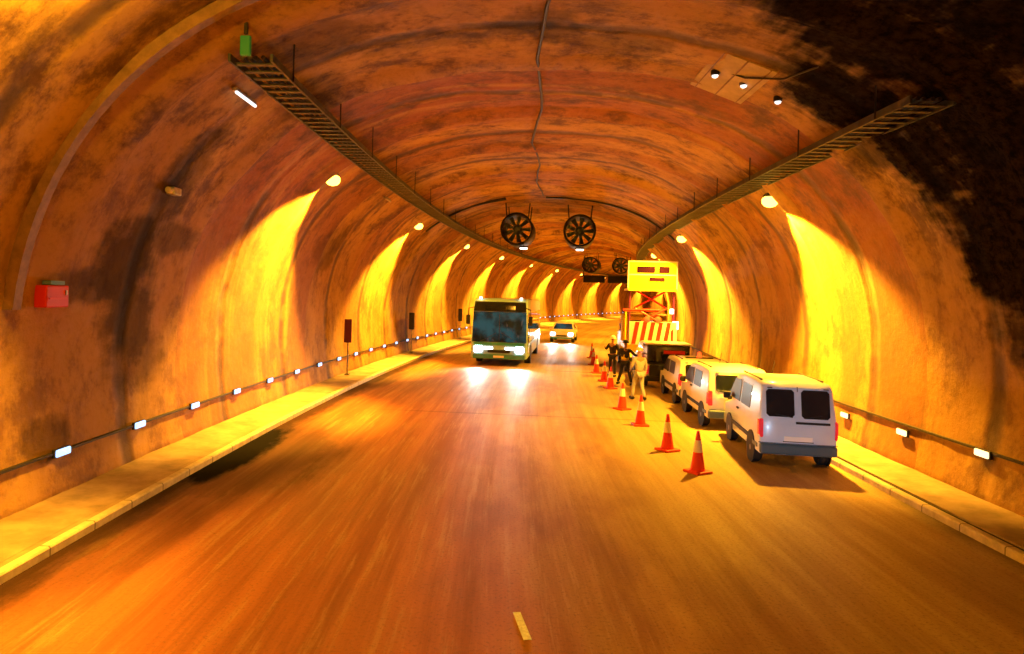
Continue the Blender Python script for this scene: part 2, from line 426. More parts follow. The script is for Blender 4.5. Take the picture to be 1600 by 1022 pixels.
def place_lamps(proto, u, z, ks, side_word):
    first = True
    for k in ks:
        s = 19.5 + 12.9 * k
        o = proto if first else copy_tree(proto); first = False
        if k > 7:
            for ch in list(o.children):
                if ch.name.startswith('road_light'): bpy.data.objects.remove(ch)
        o.location = W(u, s, z); o.rotation_euler = (0, 0, yaw(s))
        if k < 0: lab = 'tunnel lamp on the %s wall behind the viewer' % side_word
        elif k < 8: lab = '%s glowing lamp along the %s wall below the cable tray' % (ORD[k], side_word)
        else: lab = 'tiny distant glowing lamp high on the %s wall where the tunnel bends' % side_word
        if k < 0:
            for ch in o.children:
                if ch.type == 'LIGHT' and ch.name.startswith('wash'): ch.data = ch.data.copy(); ch.data.energy *= .45
        if k == -1:
            l = bpy.data.lights.new('spill_light', 'POINT'); l.energy = 300; l.color = SOD; l.shadow_soft_size = .1
            lo = bpy.data.objects.new('spill_light', l); COL.objects.link(lo); lo.parent = o; lo.location = (.5, .5, .1)
        tag(o, lab, 'lamp', 'lamps along the %s wall' % side_word)
place_lamps(lampL, -5.85, 6.62, list(range(0, 11)) + [-1, -2], 'left')
place_lamps(lampR, 6.2, 6.22, list(range(0, 11)), 'right')

# marker LEDs
def marker(lens):
    r = empty('wall_marker')
    MB().box((0, 0, 0), (.05, .40, .14)).build('housing', M['dark'], r, bevel=.012)
    MB().box((.035, 0, 0), (.05, .36, .12)).build('lens', M[lens], r, bevel=.035)
    return r
mk = marker('led'); s = 10.87; k = 0
while s < 128:
    o = mk if k == 0 else copy_tree(mk)
    o.location = W(-(wall_u(.8) - .07), s, .80); o.rotation_euler = (0, 0, yaw(s))
    lab = ('%s bluish white marker light from the left edge, low on the left wall' % ORD[k]) if k < 14 else 'tiny bluish white marker light in the dense far end of the left wall row'
    tag(o, lab, 'marker light', 'bluish marker lights low on the left wall'); s += 2.28; k += 1
mk = marker('ledamber')
for k, (s, z, lab) in enumerate([(12.8, .94, 'cream marker light low on the right wall, nearest the right edge'), (15.4, .82, 'middle one of three cream marker lights low on the right wall'), (18.1, .74, 'faint cream marker light low on the right wall, just past the silver van')]):
    o = mk if k == 0 else copy_tree(mk)
    o.location = W(wall_u(z) - .07, s, z); o.rotation_euler = (0, 0, yaw(s) + PI); tag(o, lab, 'marker light', 'cream marker lights low on the right wall')
for sg, z, w in ((-1, .80, 'left'), (1, .98, 'right')):
    mb = MB(); uu = wall_u(z) - .02
    sweep(mb, [(sg*(uu), z-.025), (sg*(uu-.05), z-.02), (sg*(uu-.05), z+.02), (sg*uu, z+.025)], S0, S1, 2)
    tag(mb.build('wall_conduit', M['cable']), 'thin dark conduit running low along the %s wall' % w, 'conduit')

# cable trays
def cable_tray(u, z, s0, s1, lab, width=.66):
    r = empty('cable_tray', W(u, s0, z)); off = r.location
    def shift(mb):
        mb.v = [v - off for v in mb.v]; return mb
    for sg in (-1, 1):
        mb = MB(); a = u + sg * width / 2; sweep(mb, [(a-.02, z-.05), (a+.02, z-.05), (a+.02, z+.07), (a-.02, z+.07)], s0, s1, 1.5)
        shift(mb).build('side_rail', M['tray'], r)
    mb = MB(); s = s0 + .2
    while s < s1:
        sweep(mb, [(u-width/2+.02, z-.03), (u+width/2-.02, z-.03), (u+width/2-.02, z-.005), (u-width/2+.02, z-.005)], s, s + .11, 1); s += .36
    shift(mb).build('rungs', M['tray'], r)
    mb = MB()
    for a in (-.16, -.06, .05, .15):
        pts = []; s = s0 + .1
        while s < s1: pts.append(W(u + a + random.uniform(-.015, .015), s, z + .04 + random.uniform(0, .015))); s += 1.2
        mb.tube(pts, .035, 6)
    shift(mb).build('cables', M['cable'], r)
    s = s0 + 1
    while s < min(s1, 60):
        mb = MB()
        for sg in (-1, 1): mb.tube([W(u + sg*(width/2+.03), s, z - .05), W(u + sg*(width/2+.03), s, z + (1.1 if sg * u < 0 else .7))], .014, 6)
        shift(mb).build('hanger', M['dark'], r); s += 3.2
    return tag(r, lab, 'cable tray')
cable_tray(-4.74, 7.02, 10.6, 120, 'grey ladder cable tray hung high along the left side of the vault')
cable_tray(5.65, 6.62, 10.9, 120, 'dark ladder cable tray hung high along the right side of the vault')
mb = MB(); pts = []; s = 9.0
while s < 34.5:
    pts.append(W(-.15 + .10 * math.sin(s * .8) + random.uniform(-.05, .05), s, 8.33 - .05 * abs(math.sin(s * .5)))); s += 1.3
mb.tube(pts, .035, 6); o = mb.build('hanging_cable', M['cable'], smooth=True)
tag(o, 'thin black cable running along the crown of the vault', 'cable')
mb = MB(); mb.tube([W(3.3, 13.9, 8.0), W(3.7, 13.6, 7.75), W(4.2, 13.0, 7.55), W(4.5, 12.3, 7.55), W(4.6, 11.6, 7.7)], .02, 6)
tag(mb.build('hanging_cable', M['cable'], smooth=True), 'short sagging black cable below the added pale reflection panel', 'cable')

# ------------------------------------------------------------------ small things on the vault
def at_wall(u, s, z, name):
    o = empty(name, W(u, s, z)); o.rotation_euler = (0, 0, yaw(s)); return o
r = at_wall(-7.70, 10.5, 3.28, 'wall_box')
MB().box((.0, 0, 0), (.20, .55, .34)).build('cabinet', M['red'], r, bevel=.02)
MB().box((.0, .02, .21), (.16, .34, .06)).build('top_strip', M['blue'], r)
MB().box((.108, .0, -.03), (.012, .42, .03)).build('door_rib', M['conered'], r)
MB().box((.11, .19, .06), (.02, .03, .07)).build('handle', M['steel'], r)
tag(r, 'red emergency box with a blue strip on top on the left wall', 'emergency box')
r = at_wall(-6.95, 12.75, 5.25, 'wall_camera')
MB().box((0, 0, 0), (.16, .30, .14)).build('body', M['steel'], r, bevel=.02)
MB().lathe([(.02, -.24), (.06, -.23), (.065, -.15), (.05, -.14)], 'y', 12).build('lens', M['white'], r, True)
MB().box((-.16, .05, .07), (.22, .06, .06)).build('bracket', M['dark'], r)
tag(r, 'small grey camera bracketed to the left wall over a dark stain', 'camera')
r = at_wall(-5.45, 12.3, 6.86, 'tube_lamp')
MB().box((-.03, 0, .05), (.08, .95, .06)).build('housing', M['steel'], r)
mb = MB(); mb.tube([(0, -.45, -.0), (0, .45, -.0)], .03, 8); mb.build('tube', M['tube'], r, True)
tag(r, 'short white tube lamp beside the near end of the left cable tray', 'tube lamp')
r = at_wall(-5.55, 25.3, 6.86, 'tube_lamp')
MB().box((-.03, 0, .05), (.08, .95, .06)).build('housing', M['steel'], r)
mb = MB(); mb.tube([(0, -.45, -.0), (0, .45, -.0)], .03, 8); mb.build('tube', M['conewhite'], r, True)
tag(r, 'dim white tube lamp under the left cable tray past the first lamp', 'tube lamp')
r = at_wall(-4.72, 10.35, 7.12, 'exit_sign')
MB().box((0, 0, 0), (.16, .08, .30)).build('sign_face', M['green'], r, bevel=.02)
MB().box((0, 0, .30), (.05, .05, .25)).build('hanger', M['dark'], r)
tag(r, 'small green sign hung at the near end of the left cable tray', 'sign')
r = at_wall(3.55, 14.0, 7.86, 'reflection_panel'); r.rotation_euler = (0, math.radians(21), yaw(14))  # windscreen reflection built as a solid panel on the vault
MB().box((0, 0, .03), (1.15, 2.1, .10)).build('panel', M['patch'], r, bevel=.02)  # face of the added windscreen reflection
mb = MB()
for x in (-.45, 0, .45): mb.box((x, 0, -.028), (.02, 2.1, .02))
mb.build('batten', M['conduit'], r)
tag(r, 'pale rectangular panel added for a windscreen reflection, right of the vault crown', 'panel')
proto = None
for (u, s, z, rr, lab) in [(3.22, 13.9, 7.86, .055, 'round white spot added for a windscreen glint, at the corner of the pale patch, leftmost of three'), (3.80, 14.0, 7.70, .055, 'round white spot added for a windscreen glint, between the two others right of the pale patch'), (4.50, 14.1, 7.42, .055, 'round white spot added for a windscreen glint, farthest right of the three near the pale patch')]:
    if proto is None:
        r = empty('glint_spot'); MB().lathe([(.085, .09), (.085, 0), (.06, -.01)], n=12).build('housing', M['dark'], r, True)  # three windscreen glints built as small glowing fittings
        MB().lathe([(.065, -.005), (.055, -.04), (.02, -.06)], n=12).build('lens', M['tube'], r, True); proto = r
    else: r = copy_tree(proto)
    r.location = W(u, s, z + .03); tag(r, lab, 'lamp', 'small round glint spots near the reflection panel')

# ------------------------------------------------------------------ jet fans
def jet_fan():
    r = empty('jet_fan'); R = .80; L = 2.6
    MB().lathe([(R, 0), (R+.03, .04), (R+.03, L-.04), (R, L), (R-.07, L), (R-.09, .3), (R-.05, 0)], 'y', 32, closed=True).build('casing', M['fan'], r, True)
    MB().lathe([(.04, .12), (.17, .2), (.24, .4), (.24, 1.6), (.05, 1.9)], 'y', 20).build('hub', M['bluegrey'], r, True)
    mb = MB()
    for k in range(9):
        a = 2*PI*k/9; e = Vector((math.cos(a), 0, math.sin(a))); t = Vector((-math.sin(a), 0, math.cos(a))); y = Vector((0, 1, 0))
        vs = []
        for rr, w, tw in ((.22, .10, .9), (.68, .13, .45)):
            for sg in (-1, 1):
                for th in (-.012, .012): vs.append(e*rr + (t*math.cos(tw)*sg*w + y*math.sin(tw)*sg*w) + y*(.45+th))
        mb.add(vs, [(0,1,3,2),(4,6,7,5),(0,4,5,1),(2,3,7,6),(0,2,6,4),(1,5,7,3)])
    mb.build('blades', M['bluegrey'], r)
    mb = MB()
    for rr in (.30, .5): mb.lathe([(rr, .0), (rr+.018, .0), (rr+.018, .018), (rr, .018)], 'y', 28, closed=True)
    for k in range(4):
        a = PI*k/4; mb.box((0, .02, 0), (1.5, .02, .02), Matrix.Rotation(a, 3, 'Y'))
    mb.build('guard', M['bluegrey'], r)
    mb = MB(); 
    for y in (.5, 2.1):
        for sg in (-1, 1): mb.tube([(sg*.55, y, .55), (sg*.62, y, 1.35)], .03, 6)
    mb.build('mounting', M['fan'], r)
    return r
def fan_lamp():
    r = empty('ceiling_lamp')
    MB().box((0, 0, .04), (.42, .22, .08)).build('housing', M['dark'], r); MB().box((0, 0, -.03), (.36, .20, .06)).build('lens', M['lampglow2'], r, bevel=.015)
    MB().tube([(0, 0, .06), (0, 0, .25)], .02, 6).build('bracket', M['dark'], r)
    return r
f0 = jet_fan()
for i, (X, d, z, lab) in enumerate([(2.17, 35.6, 6.86, 'round dark jet fan, left of the near pair under the vault'), (5.37, 35.6, 6.86, 'round dark jet fan, right of the near pair under the vault'), (11.85, 71, 6.75, 'small dark jet fan, left of the far pair above the gantry'), (14.9, 71, 6.75, 'small dark jet fan, right of the far pair above the gantry')]):
    o = f0 if i == 0 else copy_tree(f0)
    o.location = (X, d, z); o.rotation_euler = (0, 0, yaw(d)); tag(o, lab, 'jet fan', 'jet fans hung under the vault')
f1 = fan_lamp()
for i, (X, d, z, lab) in enumerate([(2.55, 35.4, 5.88, 'white lamp just under the left near jet fan'), (5.37, 35.4, 5.88, 'white lamp just under the right near jet fan')]):
    o = f1 if i == 0 else copy_tree(f1)
    o.location = (X, d, z); o.rotation_euler = (0, 0, yaw(d)); tag(o, lab, 'lamp', 'lamps under the near jet fans')
r = empty('gantry_sign', (13.3, 69.5, 5.25), yaw(69.5))
for x in (-1.25, 1.15): MB().box((x, 0, 0), (2.1, .3, .62)).build('display_panel', M['fan'], r, bevel=.03)
MB().box((-.05, .1, .36), (5.2, .12, .10)).build('beam', M['dark'], r)
for x in (-2.3, 2.2): MB().tube([(x, .1, .36), (x, .1, 2.3)], .05, 8).build('hanger', M['dark'], r)
tag(r, 'dark overhead display board below the far pair of jet fans', 'gantry sign')

# posts on the left pavement
def post_sign(m):
    r = empty('post_sign')
    MB().tube([(0, 0, 0), (0, 0, 1.5)], .035, 8).build('post', M['steel'], r, True)
    MB().box((0, -.045, 1.72), (.30, .05, .92)).build('plate', m, r, bevel=.02)
    MB().box((0, 0, .02), (.18, .18, .04)).build('base', M['dark'], r)
    return r
for i, (s, m, u, zz, lab) in enumerate([(26.8, 'purple', -7.35, .19, 'purple upright plate on a thin post, nearest on the left pavement'), (37.6, 'plate', -7.3, .19, 'navy upright plate on a thin post between two lit bays on the left'), (50.5, 'plate', -7.3, .19, 'dark upright plate on a post just left of the coach')]):
    r = post_sign(M[m]); r.location = W(u, s, zz); r.rotation_euler = (0, 0, yaw(s)); tag(r, lab, 'post sign', 'plates on posts along the left pavement')

# ------------------------------------------------------------------ vehicles
def interp(pts, t):
    pts = sorted(pts)
    if t <= pts[0][0]: return pts[0][1]
    for (a, va), (b, vb) in zip(pts, pts[1:]):
        if t <= b: return lerp(va, vb, (t - a) / max(b - a, 1e-6))
    return pts[-1][1]
def offset_poly(poly, d):
    n = len(poly); out = []
    A = sum(poly[i][0]*poly[(i+1)%n][1] - poly[(i+1)%n][0]*poly[i][1] for i in range(n)); sg = 1 if A > 0 else -1
    for i in range(n):
        p0, p1, p2 = Vector(poly[i-1]), Vector(poly[i]), Vector(poly[(i+1)%n])
        e1 = (p1-p0).normalized(); e2 = (p2-p1).normalized()
        nn = (Vector((-e1.y, e1.x)) + Vector((-e2.y, e2.x))); nn = nn.normalized() if nn.length > 1e-6 else Vector((-e1.y, e1.x))
        out.append(tuple(p1 + nn * d * sg))
    return out
class Car:
    """y=0 rear face, y=L front face, x to the right, built on the side outline rear>roof>front"""
    def __init__(s, root, rear, roof, front, hw, floor=.28):
        s.r = root; s.rear = rear; s.front = front; s.hw = hw
        s.poly = rear + roof + front[::-1]
        s.floor = floor
    def body(s, m, name='body'):
        mb = MB(); n = len(s.poly); st = []
        for t, ins in ((-1, .075), (-.985, .03), (-.95, .008), (-.5, 0), (0, 0), (.5, 0), (.95, .008), (.985, .03), (1, .075)):
            st.append([(t * interp(s.hw, z), y, z) for (y, z) in offset_poly(s.poly, ins)])
        vs = [v for r in st for v in r]; fs = []
        for i in range(len(st) - 1):
            for j in range(n): fs.append((i*n+j, i*n+(j+1)%n, (i+1)*n+(j+1)%n, (i+1)*n+j))
        fs += [tuple(range(n)), tuple(range((len(st)-1)*n, len(st)*n))]
        mb.add(vs, fs); return mb.build(name, m, s.r, smooth=True)
    def side(s, poly, sg, m, name, off=.008, th=.03, parent=None):
        fn = lambda y, z, d: Vector((sg * (interp(s.hw, z) + d), y, z))
        return MB().prism(poly, fn, off, th).build(name, m, parent or s.r)
    def back(s, poly, m, name, off=.012, th=.04, parent=None):
        e = sorted([(z, y) for y, z in s.rear]); fn = lambda x, z, d: Vector((x, interp(e, z) - d, z))
        return MB().prism(poly, fn, off, th).build(name, m, parent or s.r)
    def nose(s, poly, m, name, off=.012, th=.04, parent=None):
        e = sorted([(z, y) for y, z in s.front]); fn = lambda x, z, d: Vector((x, interp(e, z) + d, z))
        return MB().prism(poly, fn, off, th).build(name, m, parent or s.r)
    def wheels(s, ys, R=.31, x=None, w=.2, dbl=False):
        for y in ys:
            for sg in (-1, 1):
                xx = (x or s.hw[0][1]) - w/2 + .012
                o = MB().lathe([(R*.55, -w/2), (R-.03, -w/2), (R, -w/2+.04), (R, w/2-.04), (R-.03, w/2), (R*.55, w/2)], 'x', 24, (0, 0, 0)).build('wheel', M['black'], s.r, True)
                o.location = (sg*xx, y, R)
                MB().lathe([(.02, sg*(w/2+.008)), (R*.2, sg*(w/2+.008)), (R*.5, sg*(w/2-.015)), (R*.58, sg*(w/2+.006)), (R*.6, sg*(w/2-.03))], 'x', 20).build('rim', M['rim'], o, True)
                a = MB().lathe([(R+.06, 0), (R+.06, .02)], 'x', 24).build('wheel_arch', M['black'], s.r, True); a.location = (sg*(s.hw[0][1]-.004) - (.02 if sg < 0 else 0) + sg*.003, y, R+.02)
def rect(a, b, c, d): return [(a, c), (b, c), (b, d), (a, d)]
def rr(a, b, c, d, k=.05): return [(a+k, c), (b-k, c), (b, c+k), (b, d-k), (b-k, d), (a+k, d), (a, d-k), (a, c+k)]

def small_van(loc, rz, paint, label, H=1.82, L=4.1, beacon=False, twin=True, hw=.80):
    r = empty('parked_van', loc, rz)
    k = H / 1.82
    rear = [(.05, .30), (0, .55), (0, .95*k), (.05, 1.15*k), (.17, 1.70*k)]
    roof = [(.30, 1.79*k), (.9, 1.82*k), (1.9, 1.82*k), (2.45, 1.76*k)]
    front = [(L, .30), (L+.02, .62), (L-.08, .88), (L-.85, 1.04*k), (2.62, 1.69*k)]
    c = Car(r, rear, roof, front, [(.3, hw), (1.05*k, hw), (1.70*k, hw-.065), (1.9*k, hw-.09)])
    c.body(paint)
    if twin:
        c.back(rr(-.63, -.07, 1.10*k, 1.66*k), M['glass'], 'rear_window'); c.back(rr(.07, .63, 1.08*k, 1.66*k), M['glass'], 'rear_window')
        c.back(rect(-.008, .008, .52, 1.72*k), M['black'], 'door_seam', .004)
        c.back(rect(-.05, .62, .965*k, 1.01*k), M['black'], 'handle_strip', .02)
    else:
        c.back(rr(-.60, .60, 1.12*k, 1.62*k), M['glass'], 'rear_window')
        c.back(rect(-.3, .3, .86, .95), M['black'], 'handle_strip', .02)
    for a in (-.6, .52): c.back(rr(a, a+.10, 1.68*k, 1.70*k, .005), M['black'], 'hinge', .02)
    for sg in (-1, 1):
        c.back(rr(min(sg*.72, sg*(hw-.005)), max(sg*.70, sg*(hw-.005)), .66, 1.05, .02), M['taillight'], 'tail_light', .02)
        c.side(rr(.02, .16, .70, 1.02, .02), sg, M['taillight'], 'tail_light', .012)
        c.side([(2.72, 1.12*k), (3.18, 1.12*k), (2.66, 1.60*k), (2.02, 1.64*k), (1.98, 1.12*k)][::-1], sg, M['sidewin'], 'side_window')
        c.side(rr(.95, 1.85, 1.12*k, 1.62*k), sg, M['sidewin'] , 'side_window')
        c.side(rect(.55, L-.6, .48, .57), sg, M['black'], 'rub_strip', .015)
        c.side(rect(1.90, 1.92, .45, 1.66*k), sg, M['black'], 'door_seam', .003)
        c.side(rect(2.05, 2.2, .93, .97), sg, M['black'], 'door_handle', .03)
        m = MB().box((sg*(hw+.10), 2.95, 1.14*k), (.17, .09, .17)).build('mirror', M['black'], r, bevel=.03)
    c.nose([(-.62, 1.07*k), (.62, 1.07*k), (.58, 1.62*k), (-.58, 1.62*k)], M['glass'], 'windscreen')
    for sg in (-1, 1): c.nose(rect(min(sg*.45, sg*.74), max(sg*.45, sg*.74), .66, .82), M['conewhite'], 'headlight', .02)
    b = MB().box((0, .0, .43), (2*hw-.02, .16, .22)).build('bumper', M['bluegrey'], r, bevel=.04)
    MB().box((0, L-.0, .42), (2*hw-.02, .16, .24)).build('bumper', M['bluegrey'], r, bevel=.04)
    c.back(rect(-.28, .28, .60, .70), M['conewhite'], 'number_plate', .02)
    c.back(rect(-.30, .30, .585, .60), M['black'], 'plate_trim', .022)
    c.back(rect(-.78, .78, .545, .555), M['black'], 'door_seam', .006)
    for sg in (-1, 1):
        wp = MB().tube([(sg*.12, -.02, 1.10*k), (sg*.46, .0, 1.16*k)], .010, 5).build('wiper', M['black'], r)
        MB().box((sg*.62, 1.4, 1.815*k), (.03, 1.7, .03)).build('roof_rail', M['black'], r)
        c.side(rect(.93, .945, .45, 1.66*k), sg, M['black'], 'door_seam', .003)
        c.side(rect(.15, .55, .42, .50), sg, M['bluegrey'], 'bumper_corner', .02)
    MB().tube([(0, 2.2, 1.80*k), (0, 2.0, 1.80*k + .30)], .006, 5).build('aerial', M['black'], r)
    c.wheels((.72, L-.75), .30)
    if beacon:
        bc = MB().lathe([(.10, 0), (.10, .05), (.075, .06), (.07, .18), (.03, .22)], n=14).build('beacon', M['amber'], r, True); bc.location = (.0, .9, 1.82*k)
        MB().box((0, .9, 1.82*k+.01), (.9, .2, .03)).build('roof_bar', M['black'], r)
    return tag(r, label, 'van', 'vehicles parked in the coned-off lane')

small_van((6.90, 14.7, 0), yaw(15) - math.radians(5.5), M['silver'], 'silver van seen from behind with twin rear windows, last in the parked row', L=3.8, hw=.77)
small_van((7.28, 18.95, 0), yaw(20) - math.radians(1), M['cream'], 'cream van with one wide rear window, parked directly in front of the silver van', H=1.66, L=3.8, twin=False, hw=.82)
small_van((7.72, 23.1, 0), yaw(24.5), M['white'], 'low white van with an amber beacon, between the cream van and the pickup', H=1.52, L=3.8, beacon=True, twin=False, hw=.82)
# boxy pickup ahead of them
r = empty('parked_pickup', (7.68, 27.2, 0), yaw(28.5))
c = Car(r, [(.02, .45), (0, .95)], [(1.55, 1.0), (1.62, 1.62), (1.85, 1.70), (2.9, 1.70)], [(5.0, .40), (5.0, .85), (4.85, 1.02), (3.75, 1.08), (3.1, 1.64)], [(.4, .86), (1.0, .86), (1.7, .76)])
c.body(M['cream'])
MB().box((0, .8, 1.02), (1.6, 1.45, .06)).build('load_bed', M['black'], r)
MB().box((0, .75, 1.38), (1.62, 1.4, .70)).build('canopy', M['glass'], r, bevel=.05)
MB().box((0, .78, 1.75), (1.74, 1.6, .07)).build('canopy_roof', M['white'], r, bevel=.03)
MB().box((0, -.03, .70), (1.45, .05, .5)).build('tailgate', M['black'], r, bevel=.02)
MB().box((0, -.05, .42), (1.7, .18, .2)).build('bumper', M['black'], r, bevel=.03)
for sg in (-1, 1):
    MB().box((sg*.80, -.03, .75), (.10, .05, .3)).build('tail_light', M['taillight'], r)
    c.side([(1.75, 1.1), (2.9, 1.1), (2.8, 1.55), (1.8, 1.58)], sg, M['glass'], 'side_window')
MB().box((.2, -.035, 1.45), (.8, .03, .14)).build('warning_strip', M['red'], r)
c.wheels((1.0, 4.1), .36)
tag(r, 'pale pickup with dark rear canopy parked behind the sign truck', 'pickup', 'vehicles parked in the coned-off lane')

# maintenance truck with the tall sign board
r = empty('sign_truck', (8.40, 32.5, 0), yaw(33)); r.scale = (1.07, 1.07, 1.07)
MB().box((0, 3.0, .85), (1.0, 6.2, .22)).build('chassis', M['black'], r)
MB().box((0, 2.0, 1.12), (2.15, 4.0, .30)).build('flatbed', M['yellow'], r, bevel=.03)
cab = Car(r, [(4.25, .75), (4.25, 2.35)], [(4.5, 2.48), (5.6, 2.46)], [(6.35, .6), (6.4, 1.3), (6.2, 1.5), (5.85, 2.4)], [(.5, 1.05), (1.5, 1.05), (2.5, .95)])
cab.body(M['yellow'], 'cab'); cab.back(rr(-.7, .7, 1.65, 2.2), M['glass'], 'rear_window')
cab.nose([(-.9, 1.55), (.9, 1.55), (.82, 2.25), (-.82, 2.25)], M['glass'], 'windscreen')
for sg in (-1, 1):
    cab.side([(4.9, 1.6), (6.0, 1.6), (5.75, 2.2), (4.9, 2.2)], sg, M['glass'], 'side_window')
# striped rear barrier
bar = MB().box((0, -.06, 1.78), (2.0, .05, 1.0)).build('rear_barrier', M['conewhite'], r)
mb = MB()
for k in range(6):
    x = -.9 + k*.33; mb.add([(x, -.095, 1.3), (x+.17, -.095, 1.3), (x+.17-.0+.16, -.095, 2.26), (x+.16, -.095, 2.26), (x, -.088, 1.3), (x+.17, -.088, 1.3), (x+.33, -.088, 2.26), (x+.16, -.088, 2.26)] if x+.33 < 1.0 else [(x, -.095, 1.3), (x+.1, -.095, 1.3), (x+.1, -.095, 2.0), (x, -.095, 1.9), (x, -.088, 1.3), (x+.1, -.088, 1.3), (x+.1, -.088, 2.0), (x, -.088, 1.9)],
        [(0,1,2,3), (7,6,5,4), (0,4,5,1), (1,5,6,2), (2,6,7,3), (3,7,4,0)])
mb.build('red_stripes', M['red'], bar)
for x, z in ((-.25, 2.40), (.2, 2.40)):
    MB().lathe([(.10, .04), (.12, 0), (.12, -.04), (.03, -.06)], 'y', 14, (x, -.06, z)).build('warning_lamp', M['amber'], r, True)
mb = MB()   # scissor mast
for y in (1.0,):
    for z0 in (1.25, 2.05, 2.85):
        mb.tube([(-.7, y, z0), (.7, y, z0+.8)], .045, 6); mb.tube([(.7, y, z0), (-.7, y, z0+.8)], .045, 6)
mb.build('scissor_lift', M['red'], r)
for x in (-.95, .95): MB().tube([(x, .7, 1.25), (x, .7, 3.6)], .05, 8).build('post', M['purple'], r, True)
MB().tube([(-1.25, .2, 2.75), (.3, .2, 2.78)], .06, 8).build('boom', M['red'], r, True)
MB().tube([(-1.15, .2, 2.72), (-1.15, .2, 1.3)], .04, 8).build('boom_leg', M['yellow'], r, True)
pl = MB().box((0, 1.6, 3.66), (2.1, 2.2, .10)).build('platform', M['yellow'], r)
bd = MB().box((0, .62, 4.28), (2.12, .12, 1.30)).build('sign_board', M['board'], r, bevel=.04)
MB().box((-.28, .54, 4.55), (.76, .04, .27)).box((.50, .54, 4.55), (.44, .04, .27)).build('lettering', M['maroon'], bd)
MB().box((.20, .54, 4.13), (.66, .04, .15)).build('lettering', M['maroon'], bd)
mb = MB()
for x in (-1.04, 1.04): mb.box((x, .55, 4.28), (.05, .02, 1.28))
for z in (3.66, 4.9, 4.32): mb.box((0, .548, z), (2.1, .02, .05))
mb.build('frame', M['conewhite'], bd)
MB().box((.95, .0, 2.15), (.22, .12, .34)).build('work_light', M['violet'], r)
MB().box((.78, .0, 2.75), (.14, .12, .2)).build('work_light', M['headsoft'], r)
tc = Car(r, [(0, 0), (0, 1)], [(1, 1)], [(2, 0)], [(0, 1.05), (1, 1.05)]); tc.wheels((1.0, 5.2), .42)
MB().box((0, -.02, .62), (2.0, .12, .18)).build('bumper', M['black'], r)
tag(r, 'yellow maintenance truck raising a big yellow sign board, striped barrier behind', 'truck', 'vehicles parked in the coned-off lane')

# coach coming towards the viewer
r = empty('coach', (1.40, 34.3, 0), PI + yaw(36) )
L = 11.5; W2 = 1.38
c = Car(r, [(-L, .38), (-L, 3.1)], [(-L+.2, 3.28), (-.6, 3.30), (-.25, 3.20)], [(0, .38), (.06, .8), (.02, 1.2), (-.12, 3.02)], [(.3, W2), (1.2, W2), (3.1, W2-.06), (3.3, W2-.1)])
c.body(M['coachpaint'])
ws = c.nose([(-1.33, 1.18), (1.33, 1.18), (1.30, 2.64), (-1.30, 2.64)], M['windscreen'], 'windscreen')
MB().box((.0, .04, 1.95), (.03, .03, 1.4)).build('divider', M['black'], ws)
MB().tube([(-.9, .09, 1.2), (-.15, .06, 1.62)], .014, 5).build('wiper', M['black'], ws)
MB().tube([(.9, .09, 1.2), (.15, .06, 1.62)], .014, 5).build('wiper', M['black'], ws)
c.nose([(-1.30, 2.67), (1.30, 2.67), (1.24, 3.14), (-1.24, 3.14)], M['fan'], 'roof_fairing', .03)
c.nose(rect(-.75, .75, 2.76, 2.96), M['glass'], 'destination_display', .045)
c.nose(rect(-1.25, 1.25, 1.02, 1.16), M['teal'], 'trim_band', .02)
c.nose(rect(-1.27, 1.27, .36, .58), M['teal'], 'bumper', .06, .1)
c.nose(rr(-.55, .55, .66, .80, .03), M['black'], 'grille', .02)
c.nose(rect(-.26, .26, .42, .53), M['conewhite'], 'number_plate', .08)
HL = []
for sg in (-1, 1):
    c.nose(rr(min(sg*.80, sg*1.22), max(sg*.80, sg*1.22), .66, .98, .06), M['head'], 'headlight', .03)
    c.nose(rr(min(sg*.30, sg*.76), max(sg*.30, sg*.76), .82, .94, .03), M['headsoft'], 'fog_lamp', .03)
    for k in range(6):
        y = -1.6 - k*1.62; c.side(rr(y-1.5, y, 1.45, 2.6, .06), sg, M['glass'], 'side_window')
    c.side([(-1.3, .6), (-.5, .6), (-.45, 2.5), (-1.3, 2.6)] if sg < 0 else rr(-1.5, -.3, 1.5, 2.5), sg, M['glass'], 'door' if sg < 0 else 'driver_window')
    c.side(rect(-L+.3, -.4, .95, 1.12), sg, M['teal'], 'side_stripe', .01)
    MB().box((sg*1.52, .22, 2.25), (.20, .14, .46)).build('mirror', M['black'], r, bevel=.04)
    MB().tube([(sg*1.28, -.05, 2.85), (sg*1.50, .22, 2.80), (sg*1.52, .22, 2.4)], .025, 6).build('mirror_arm', M['black'], r)
    MB().box((sg*1.0, -.35, 3.32), (.12, .12, .07)).build('marker_lamp', M['headsoft'], r)
c.wheels((-2.4, -8.6), .48, 1.36, .28)
for sg in (-1, 1): spot('headlight_beam', r, (sg*1.0, .16, .80), (sg*1.0, 9, -.8), 800, 80, .9, (.80, 1, .90), .1)
# no driver is modelled; the windscreen's painted teal glow stands in for the cab
tag(r, 'white and teal coach with dark windscreen and lit headlights coming down the left lane', 'coach')

